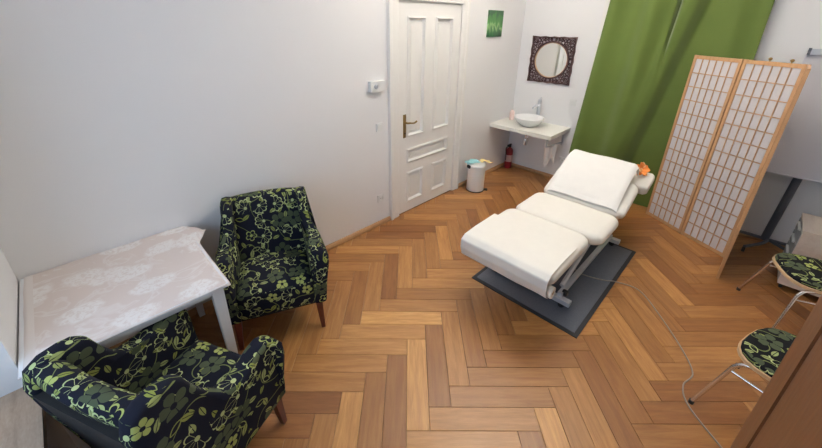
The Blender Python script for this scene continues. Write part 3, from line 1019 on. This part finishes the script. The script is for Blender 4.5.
# occupies x 0..0.42, y -0.46..0 ; drawer fronts face +y
H0, H1 = 0.05, 0.545
boxes('carcass', [((0, -0.46, H0), (0.016, 0, H1)), ((0.404, -0.46, H0), (0.42, 0, H1)), ((0, -0.476, H0), (0.42, -0.46, H1)), ((0.016, -0.46, H0), (0.404, 0, H0 + 0.016)), ((-0.004, -0.48, H1), (0.424, 0.004, H1 + 0.02))], M['palewood'], du, bev=0.002)
for k in range(4):
    z = H0 + 0.022 + k * 0.118
    dr = box('drawer', (0.020, -0.44, z), (0.400, 0.004, z + 0.100), M['clear'], du, bev=0.003)
    box('drawer_lip', (0.12, 0.004, z + 0.085), (0.30, 0.018, z + 0.098), M['white'], dr, bev=0.002)
for x in (0.04, 0.38):
    for y in (-0.44, -0.03):
        lathe('castor', [(0, -0.010), (0.023, -0.010), (0.025, -0.005), (0.025, 0.005), (0.023, 0.010), (0, 0.010)], M['black'], du, 16, (x, y, 0.025), 'y')

# ------------------------------------------------------------------ wardrobe beside the camera
wd = empty('wardrobe', (0.0, 0.0, 0))
wd.location = (0.92, -0.62, 0)
tag(wd, 'brown wooden frame-and-panel wardrobe in front of the chairs', 'wardrobe')
X0, X1 = -0.52, 0.602
F = 0.315   # front face y (local)
WH = 2.30  # unseen upper part made taller to shade the floor and chairs behind
boxes('carcass', [((X0, -0.25, 0.0), (X1, F - 0.024, WH))], M['wardrobe'], wd, bev=0.003)
for a, b in ((X0, (X0 + X1) / 2 - 0.002), ((X0 + X1) / 2 + 0.002, X1)):
    sw_ = 0.155
    dz0, dz1 = 0.06, WH - 0.01
    dd = boxes('wardrobe_door', [((a, F - 0.022, dz0), (a + sw_, F, dz1)), ((b - sw_, F - 0.022, dz0), (b, F, dz1)), ((a + sw_, F - 0.022, dz0), (b - sw_, F, dz0 + 0.14)), ((a + sw_, F - 0.022, dz1 - 0.14), (b - sw_, F, dz1))], M['wardrobe'], wd, bev=0.003)
    box('door_panel', (a + sw_ + 0.006, F - 0.022, dz0 + 0.146), (b - sw_ - 0.006, F - 0.006, dz1 - 0.146), M['wardrobe'], dd, bev=0.003)
    kx = b - 0.05 if a == X0 else a + 0.05
    lathe('knob', [(0.006, 0), (0.006, 0.012), (0.014, 0.018), (0.014, 0.026), (0, 0.03)], M['brass'], dd, 12, (kx, F, 0.95), 'y')

# ------------------------------------------------------------------ tubular chairs
def shell_seat(fr, bk, wf, wb, n=24):
    pts = []
    for k in range(n):
        a = 2 * PI * k / n
        c, s = math.cos(a), math.sin(a)
        e = 0.68
        x = math.copysign(abs(c) ** e, c)
        y = math.copysign(abs(s) ** e, s)
        wv_ = wf + (wb - wf) * (0.5 - y / 2)
        pts.append((x * wv_ / 2, (fr + bk) / 2 + y * (fr - bk) / 2))
    return pts


def tub_chair(name, loc, rz, lab):
    # local: forward = +y
    c = empty(name, loc, rz)
    tag(c, lab, 'chair', 'chrome chairs with floral seats')
    out = shell_seat(0.215, -0.20, 0.47, 0.44)
    bm = bmesh.new()
    add_prism(bm, out, 'z', 0.418, 0.438)
    finish(bm, 'seat_shell', M['ply'], c, angle=50)
    bm = bmesh.new()
    rings = []
    for s_, z in ((0.955, 0.438), (0.965, 0.448), (0.93, 0.460), (0.75, 0.470), (0.4, 0.474)):
        rings.append([bm.verts.new((p[0] * s_, p[1] * s_, z)) for p in out])
    n = len(out)
    for a, b in zip(rings, rings[1:]):
        for k in range(n): bm.faces.new((a[k], a[(k + 1) % n], b[(k + 1) % n], b[k]))
    bm.faces.new(rings[-1])
    bm.faces.new(rings[0][::-1])
    finish(bm, 'seat_pad', M['floralB'], c, uvbox=True, angle=80)
    for s_ in (-1, 1):
        side = catmull([(s_ * 0.200, 0.165, 0.35), (s_ * 0.19, 0.130, 0.392), (s_ * 0.185, 0.06, 0.402), (s_ * 0.185, -0.14, 0.402), (s_ * 0.185, -0.21, 0.42), (s_ * 0.18, -0.255, 0.52), (s_ * 0.17, -0.30, 0.80)], 6)
        tube('side_frame', side, 0.011, M['chrome'], c, 10)
        fl = tube('leg', [(s_ * 0.200, 0.165, 0.35), (s_ * 0.268, 0.240, 0.012)], 0.011, M['chrome'], c, 10)
        lathe('foot_cap', [(0, 0), (0.014, 0), (0.014, 0.022), (0.0, 0.024)], M['black'], fl, 12, (s_ * 0.268, 0.240, 0))
        bl = tube('leg', [(s_ * 0.185, -0.10, 0.402), (s_ * 0.20, -0.15, 0.36), (s_ * 0.225, -0.27, 0.012)], 0.011, M['chrome'], c, 10)
        lathe('foot_cap', [(0, 0), (0.014, 0), (0.014, 0.022), (0.0, 0.024)], M['black'], bl, 12, (s_ * 0.225, -0.27, 0))
        tube('side_stretcher', [(s_ * 0.206, 0.172, 0.32), (s_ * 0.203, -0.163, 0.32)], 0.008, M['chrome'], c, 8)
    for y in (0.03, -0.13):
        tube('cross_bar', [(-0.185, y, 0.406), (0.185, y, 0.406)], 0.0095, M['chrome'], c, 8)
    bm = bmesh.new()
    def fnb(u, v):
        x = (u - 0.5) * 0.40
        z = 0.60 + v * 0.22
        return Vector((x, -0.285 - 0.04 * (v) + 0.06 * (2 * u - 1) ** 2 - 0.02, z))
    bm.free()
    bk = sheet('backrest', fnb, 12, 6, 0.014, M['ply'], c)
    return c


# wood-rimmed chairs: facing directions from the photograph
tub_chair('tubular_chair', (3.479, -0.637, 0), math.atan2(0.36, 0.93), 'chrome tube chair with floral seat beside the drawer trolley')
tub_chair('tubular_chair', (2.345, -0.525, 0), math.atan2(-0.32, 0.95), 'chrome tube chair with floral seat beside the brown wardrobe')

# ------------------------------------------------------------------ table and cloth
TZ = 0.737
tb = empty('side_table', (-0.005, 2.19, 0))
tag(tb, 'white square wooden table against the wall under a pale cloth', 'table')
TX, TY = 0.40, 0.408
box('table_top', (-TX, -TY, TZ - 0.022), (TX, TY, TZ), M['whitewood'], tb, bev=0.004)
boxes('apron', [((-TX + 0.05, -TY + 0.03, TZ - 0.062), (TX - 0.05, -TY + 0.05, TZ - 0.022)), ((-TX + 0.05, TY - 0.05, TZ - 0.062), (TX - 0.05, TY - 0.03, TZ - 0.022)),
                ((-TX + 0.03, -TY + 0.05, TZ - 0.062), (-TX + 0.05, TY - 0.05, TZ - 0.022)), ((TX - 0.05, -TY + 0.05, TZ - 0.062), (TX - 0.03, TY - 0.05, TZ - 0.022))], M['whitewood'], tb)
for sx_ in (-1, 1):
    for sy_ in (-1, 1):
        bm = bmesh.new()
        cx_, cy_ = sx_ * (TX - 0.055), sy_ * (TY - 0.05)
        for (h0, z0), (h1, z1) in (((0.019, 0), (0.029, TZ - 0.022)),):
            A = [bm.verts.new((cx_ + a * h0, cy_ + b * h0, z0)) for a, b in ((-1, -1), (1, -1), (1, 1), (-1, 1))]
            B = [bm.verts.new((cx_ + a * h1, cy_ + b * h1, z1)) for a, b in ((-1, -1), (1, -1), (1, 1), (-1, 1))]
            bm.faces.new(A[::-1]); bm.faces.new(B)
            for k in range(4): bm.faces.new((A[k], A[(k + 1) % 4], B[(k + 1) % 4], B[k]))
        bevel_all(bm, 0.003)
        finish(bm, 'leg', M['whitewood'], tb)


def cloth_fn(u, v):
    # u: x across table, v: y from front to wall; drapes a little over the right edge near the wall
    x = -TX - 0.004 + u * (2 * TX + 0.012)
    y = -TY - 0.004 + v * (2 * TY + 0.006)
    z = TZ + 0.005 + 0.0012 * math.sin(x * 17 + y * 9) + 0.0008 * math.sin(y * 31)
    k = max(0.0, (u - 0.93) / 0.07)
    bump = math.exp(-((v - 0.83) / 0.105) ** 2)
    x += k * 0.085 * bump
    z += k * 0.016 * bump - k * k * 0.03 * bump + k * 0.02 * bump * math.sin(v * 42)
    if u > 0.985: z -= 0.012 * (1 - bump); 
    if u < 0.015 or v < 0.015: z -= 0.010
    return Vector((-0.005 + x, 2.19 + y, z))


tc = sheet('tablecloth', cloth_fn, 70, 60, 0.0035, M['damask'])
tag(tc, 'pinkish beige cloth with white flower pattern on the table', 'tablecloth')

# ------------------------------------------------------------------ armchairs
def armchair(name, loc, rz, lab):
    # local: front plane at y=0, back towards +y, forward is -y
    c = empty(name, loc, rz)
    tag(c, lab, 'armchair', 'green floral armchairs at the table')
    W2 = 0.315
    def lean(p):
        return p
    # seat block
    cushion('seat', (-0.245, 0.0, 0.235), (0.245, 0.47, 0.435), M['floral'], c, r=0.028, puff=0.025, n=(14, 14, 8), uvbox=True)
    # backrest, leaning back and slightly curved
    def fb(p):
        k = (p.z - 0.40) / 0.46
        p = p.copy()
        p.y += 0.12 * k + 0.02 * (p.x / 0.25) ** 2 * -1
        if p.z > 0.8: p.z -= 0.012 * (p.x / 0.26) ** 2
        return p
    cushion('backrest', (-0.262, 0.40, 0.30), (0.262, 0.50, 0.893), M['floral'], c, r=0.045, n=(14, 6, 16), fn=fb, uvbox=True)
    # arms with rising wings: side silhouette swept through the thickness
    prof = [(0.0, 0.235), (-0.006, 0.38), (-0.010, 0.55), (-0.004, 0.615), (0.02, 0.655), (0.06, 0.672), (0.12, 0.668), (0.20, 0.650), (0.26, 0.645), (0.31, 0.662), (0.350, 0.705), (0.380, 0.765), (0.400, 0.820), (0.415, 0.860), (0.445, 0.886), (0.490, 0.897), (0.550, 0.897),
            (0.600, 0.872), (0.620, 0.80), (0.600, 0.66), (0.570, 0.50), (0.545, 0.36), (0.53, 0.235)]
    for s_ in (-1, 1):
        bm = bmesh.new()
        layers = []
        pv = [Vector((p[0], p[1])) for p in prof]
        cen = Vector((0.33, 0.45))
        N_ = len(pv)
        nrm = []
        for i in range(N_):
            tt = (pv[(i + 1) % N_] - pv[i - 1]).normalized()
            nrm.append(Vector((tt.y, -tt.x)))
        def xoff(p, side):   # outer side bulges at the arm, inner side roughly straight, wing leans out
            k = max(0, min(1, (p.y - 0.25) / 0.35))
            bul = 0.046 * math.exp(-((p.y - 0.60) / (0.085 if p.y > 0.60 else 0.22)) ** 2) * max(0.0, 1 - max(0, p.x - 0.30) / 0.3)
            wing = -0.024 * max(0, min(1, (p.y - 0.62) / 0.08))
            return bul + wing
        th = 0.085
        for xs, ins in ((-0.5, 0.030), (-0.46, 0.012), (-0.36, 0.002), (-0.2, 0.0), (0.0, -0.003), (0.2, 0.0), (0.36, 0.002), (0.46, 0.012), (0.5, 0.030)):
            ring = []
            for p, nn in zip(pv, nrm):
                q = p + nn * (-ins if False else 0)
                q = p - nn * ins if (p - cen).dot(nn) > 0 else p + nn * ins
                q.y = max(q.y, 0.235)
                x = W2 - th / 2 + xs * th + xoff(p, 1) * (0.6 + 0.4 * (xs + 0.5))
                ring.append(bm.verts.new((s_ * x, q.x, q.y)))
            layers.append(ring)
        for a, b in zip(layers, layers[1:]):
            for i in range(N_): bm.faces.new((a[i], a[(i + 1) % N_], b[(i + 1) % N_], b[i]))
        bm.faces.new(layers[0][::-1])
        bm.faces.new(layers[-1])
        bmesh.ops.triangulate(bm, faces=[f for f in bm.faces if len(f.verts) > 4])
        finish(bm, 'arm_and_wing', M['floral'], c, uvbox=True, angle=60)
    # dark lining of the outer back
    bm = bmesh.new()
    A = [(-0.240, 0.526, 0.235), (0.240, 0.526, 0.235), (0.235, 0.620, 0.79), (-0.235, 0.620, 0.79)]
    B = [(p[0], p[1] - 0.03, p[2]) for p in A]
    va = [bm.verts.new(p) for p in A]; vb_ = [bm.verts.new(p) for p in B]
    bm.faces.new(va); bm.faces.new(vb_[::-1])
    for k in range(4): bm.faces.new((va[k], vb_[k], vb_[(k + 1) % 4], va[(k + 1) % 4]))
    finish(bm, 'back_lining', M['blackcloth'], c, smooth=False)
    box('underside', (-0.25, 0.02, 0.225), (0.25, 0.52, 0.24), M['blackcloth'], c)
    for s_ in (-1, 1):
        for y, dy in ((0.035, -0.02), (0.49, 0.05)):
            bm = bmesh.new()
            x = s_ * 0.262
            A = [bm.verts.new((x + s_ * 0.012 + a * 0.013, y + dy + b * 0.013, 0)) for a, b in ((-1, -1), (1, -1), (1, 1), (-1, 1))]
            B = [bm.verts.new((x + a * 0.023, y + b * 0.023, 0.238)) for a, b in ((-1, -1), (1, -1), (1, 1), (-1, 1))]
            bm.faces.new(A[::-1]); bm.faces.new(B)
            for k in range(4): bm.faces.new((A[k], A[(k + 1) % 4], B[(k + 1) % 4], B[k]))
            bevel_all(bm, 0.004)
            finish(bm, 'leg', M['leg'], c)
    return c


# forward (-y local) must point along the given direction
def face(d): return math.atan2(d[1], d[0]) + PI / 2


armchair('armchair', (0.680, 1.905, 0), face((-0.40, -0.915)), 'floral armchair with its back to the white wall, facing the room')
armchair('armchair', (0.305, 1.632, 0), face((0.90, 0.43)), 'floral armchair in front of the table with its back to the window sill')

# ------------------------------------------------------------------ treatment couch
ma = empty('floor_mat', (2.885, 0.905, 0))
tag(ma, 'dark grey rubber-edged floor mat under the treatment couch', 'floor mat')
box('border', (-0.735, -0.455, 0.0), (0.735, 0.455, 0.006), M['rubbermat'], ma, bev=0.002)
box('pile', (-0.705, -0.425, 0.006), (0.705, 0.425, 0.010), M['mat'], ma, bev=0.001)

co = empty('treatment_couch', (2.9, 0.96, 0))
tag(co, 'cream padded treatment couch with raised back on a steel frame', 'treatment couch')
LM = 0.010   # stands on the mat
cy = 0.0
# pads (x along the couch, head towards +x)
def foot_fn(p):
    p = p.copy()
    if p.x < -0.90: p.z -= 0.2 * (-0.90 - p.x)
    return p
cushion('foot_pad', (-0.985, -0.345, 0.475), (-0.29, 0.365, 0.565), M['leather'], co, r=0.036, puff=0.012, n=(24, 24, 6), fn=foot_fn, rp=0.09)
cushion('seat_pad', (-0.285, -0.41, 0.468), (0.205, 0.345, 0.562), M['leather'], co, r=0.044, puff=0.012, n=(20, 24, 6), rp=0.09)
BA = R(25)
def rotpad(px, pz, a):
    def fn(p):
        dx, dz = p.x - px, p.z - pz
        return Vector((px + dx * math.cos(a) - dz * math.sin(a), p.y, pz + dx * math.sin(a) + dz * math.cos(a)))
    return fn
cushion('back_pad', (0.225, -0.41, 0.462), (0.665, 0.325, 0.552), M['leather'], co, r=0.042, puff=0.008, n=(20, 24, 6), fn=rotpad(0.21, 0.53, BA), rp=0.08)
cushion('head_pad', (0.69, -0.455, 0.445), (0.955, 0.27, 0.54), M['leather'], co, r=0.030, puff=0.004, n=(16, 24, 6), fn=rotpad(0.21, 0.53, R(18)), rp=0.04)
# frame
for x, nm in ((-0.545, 'foot_bar'), (0.645, 'foot_bar')):
    fb_ = box(nm, (x - 0.025, -0.365, 0.062), (x + 0.025, 0.34, 0.10), M['steel'], co, bev=0.004)
    for y in (-0.30, 0.28):
        lathe('castor', [(0, -0.016), (0.022, -0.016), (0.0255, -0.009), (0.0255, 0.009), (0.022, 0.016), (0, 0.016)], M['black'], fb_, 16, (x + 0.01, y, LM + 0.0255), 'x')
        tube('castor_stem', [(x + 0.01, y, LM + 0.03), (x + 0.01, y, 0.07)], 0.008, M['darksteel'], fb_, 8)
for y in (-0.275, 0.24):
    box('base_rail', (-0.545, y - 0.018, 0.10), (0.645, y + 0.018, 0.135), M['steel'], co, bev=0.003)
for y in (-0.255, 0.22):
    tube('lift_arm', [(-0.47, y, 0.15), (0.30, y, 0.425)], 0.018, M['steel'], co, 10)
    tube('lift_arm', [(0.55, y * 0.8, 0.15), (-0.25, y * 0.8, 0.425)], 0.018, M['steel'], co, 10)
for y in (-0.27, 0.24):
    box('seat_rail', (-0.88, y - 0.018, 0.425), (0.215, y + 0.018, 0.468), M['steel'], co, bev=0.003)
for x in (-0.86, -0.30, 0.18):
    box('cross_rail', (x - 0.018, -0.252, 0.43), (x + 0.018, 0.222, 0.464), M['steel'], co, bev=0.003)
tube('back_actuator', [(0.0, -0.05, 0.20), (0.42, -0.05, 0.50)], 0.024, M['darksteel'], co, 12)
box('motor_box', (0.05, -0.14, 0.135), (0.30, 0.06, 0.24), M['black'], co, bev=0.01)
for x, y, z in ((-0.50, -0.30, 0.125), (0.33, -0.30, 0.40), (0.50, -0.30, 0.41)):
    lathe('adjust_knob', [(0, -0.02), (0.020, -0.02), (0.024, -0.012), (0.024, 0.012), (0.020, 0.02), (0, 0.02)], M['black'], co, 14, (x, y, z), 'y')
for y in (-0.22, 0.19):
    tube('back_rail', [(0.215, y, 0.44), (0.72, y, 0.675)], 0.016, M['darksteel'], co, 10)

# fitted sheet hanging over the foot end
def front_sheet(u, v):
    y = -0.325 + u * 0.69
    s = v * 0.62
    # from on top of the pad, over the front edge and down, then tucked back underneath
    pts = [(-0.55, 0.581), (-0.83, 0.580), (-0.960, 0.570), (-1.004, 0.540), (-1.006, 0.47), (-0.985, 0.400), (-0.950, 0.368)]
    k = v * (len(pts) - 1)
    i = min(int(k), len(pts) - 2)
    f = k - i
    x = pts[i][0] * (1 - f) + pts[i + 1][0] * f
    z = pts[i][1] * (1 - f) + pts[i + 1][1] * f
    x += 0.004 * math.sin(u * 14) * max(0, v - 0.5)
    return Vector((x, y, z + 0.002 * math.sin(u * 9 + v * 7)))


fs = sheet('foot_cover', front_sheet, 30, 30, 0.006, M['leather'], co)
rl_ = lathe('cover_roll', [(0.018, 0.0), (0.040, 0.0), (0.042, 0.004), (0.042, 0.665), (0.040, 0.67), (0.018, 0.67), (0.018, 0.0)], M['leather'], co, 24, (-0.925, -0.345, 0.415), 'y')
lathe('roll_core', [(0.017, 0.001), (0.017, 0.669), (0.013, 0.669), (0.013, 0.001), (0.017, 0.001)], M['ply'], rl_, 16, (-0.925, -0.345, 0.415), 'y')

# wedge pillow and towel on the raised back
pw_ = empty('wedge_pillow', (3.11, 0.94, 0.56))
pts = [(0.05, 0.050), (0.42, 0.222), (0.485, 0.265), (0.492, 0.292), (0.44, 0.288), (0.20, 0.160), (0.06, 0.07)]
bm = bmesh.new()
add_prism(bm, [(x, z) for x, z in pts], 'y', -0.255, 0.245)
bevel_all(bm, 0.012, 3, 20)
finish(bm, 'cushion', M['towel'], pw_)
tag(pw_, 'white wedge pillow under the towel on the couch back', 'pillow')


def towel_fn(u, v):
    y = 0.610 + u * 0.615 + 0.012 * math.sin(v * 3)
    pts = [(3.13, 0.592), (3.20, 0.655), (3.32, 0.742), (3.45, 0.818), (3.55, 0.868), (3.605, 0.884), (3.635, 0.865), (3.642, 0.80)]
    k = v * (len(pts) - 1)
    i = min(int(k), len(pts) - 2)
    f = k - i
    x = pts[i][0] * (1 - f) + pts[i + 1][0] * f
    z = pts[i][1] * (1 - f) + pts[i + 1][1] * f
    ed = max(0, abs(u - 0.5) - 0.44) / 0.06
    z -= ed * ed * (0.02 + 0.02 * v)
    return Vector((x, y, z + 0.003 * math.sin(u * 11 + v * 5)))


tw = sheet('towel', towel_fn, 30, 36, 0.006, M['towel'])
tag(tw, 'white towel spread over the raised couch back', 'towel')

# orange blossom
fl = empty('fabric_flower', (3.728, 0.63, 0.795))
fl.rotation_euler = (R(35), R(-50), R(10))
fl.scale = (1.15, 1.15, 1.15)
tag(fl, 'orange fabric blossom lying on the couch headrest', 'flower')
for k in range(9):
    a = 2 * PI * k / 9
    lift = 0.55 if k % 2 else 0.15
    d = Vector((math.cos(a) * math.cos(lift), math.sin(a) * math.cos(lift), math.sin(lift)))
    sd = Vector((-math.sin(a), math.cos(a), 0))
    def pf_(u, v, d=d, sd=sd):
        wv_ = 0.024 * math.sin(PI * min(1, 0.12 + 0.86 * v)) * (u - 0.5) * 2
        return d * (0.006 + 0.062 * v) + sd * wv_ + Vector((0, 0, 0.010 * math.sin(PI * v) + 0.008 * (2 * u - 1) ** 2))
    sheet('petal', pf_, 4, 6, 0.003, M['orange'] if k % 3 else M['peach'], fl)
lathe('flower_heart', [(0, -0.004), (0.014, 0.0), (0.016, 0.012), (0.008, 0.022), (0, 0.024)], M['peach'], fl, 12)

# power cable
cab = catmull([(2.95, 0.90, 0.150), (2.915, 0.80, 0.06), (2.88, 0.72, 0.0152), (2.92, 0.55, 0.0152), (3.0, 0.43, 0.010), (3.02, 0.27, 0.005), (2.823, 0.084, 0.005), (2.566, -0.105, 0.005), (2.40, -0.185, 0.005), (2.26, -0.158, 0.005), (2.13, -0.205, 0.005), (1.982, -0.372, 0.005), (1.85, -0.55, 0.005), (1.80, -0.9, 0.005)], 10)
tag(tube('power_cable', cab, 0.0045, M['cable'], None, 8), 'thin grey power cable running from couch over the floor', 'cable')

# ------------------------------------------------------------------ added unseen uplighter, standing in for flash bounced off the ceiling
lp = empty('added_uplighter', (2.85, 1.2, HC))
tag(lp, 'added unseen white bowl uplighter standing in for ceiling-bounced flash', 'added fill light')
lathe('ceiling_rose', [(0, 0), (0.06, 0), (0.06, -0.02), (0.04, -0.035), (0, -0.035)], M['white'], lp, 24)
tube('rod', [(0, 0, -0.03), (0, 0, -0.60)], 0.008, M['steel'], lp, 10)
lathe('bowl_shade', [(0, -0.66), (0.12, -0.645), (0.22, -0.60), (0.27, -0.53), (0.274, -0.53), (0.225, -0.605), (0.12, -0.655), (0, -0.67)], M['white'], lp, 32)
lathe('fill_bulb', [(0, -0.54), (0.035, -0.55), (0.045, -0.58), (0.03, -0.62), (0, -0.63)], M['fillglass'], lp, 20)
ld = bpy.data.lights.new('bounce_fill_light', 'AREA')  # added upward fill, imitates flash bounced off the ceiling
ld.shape = 'DISK'
ld.size = 0.40
ld.energy = 142
ld.color = (1.0, 0.945, 0.88)
lo = bpy.data.objects.new('bounce_fill_light', ld)
COL.objects.link(lo)
lo.parent = lp
lo.location = (0, 0, -0.50)
lo.rotation_euler = (PI, 0, 0)
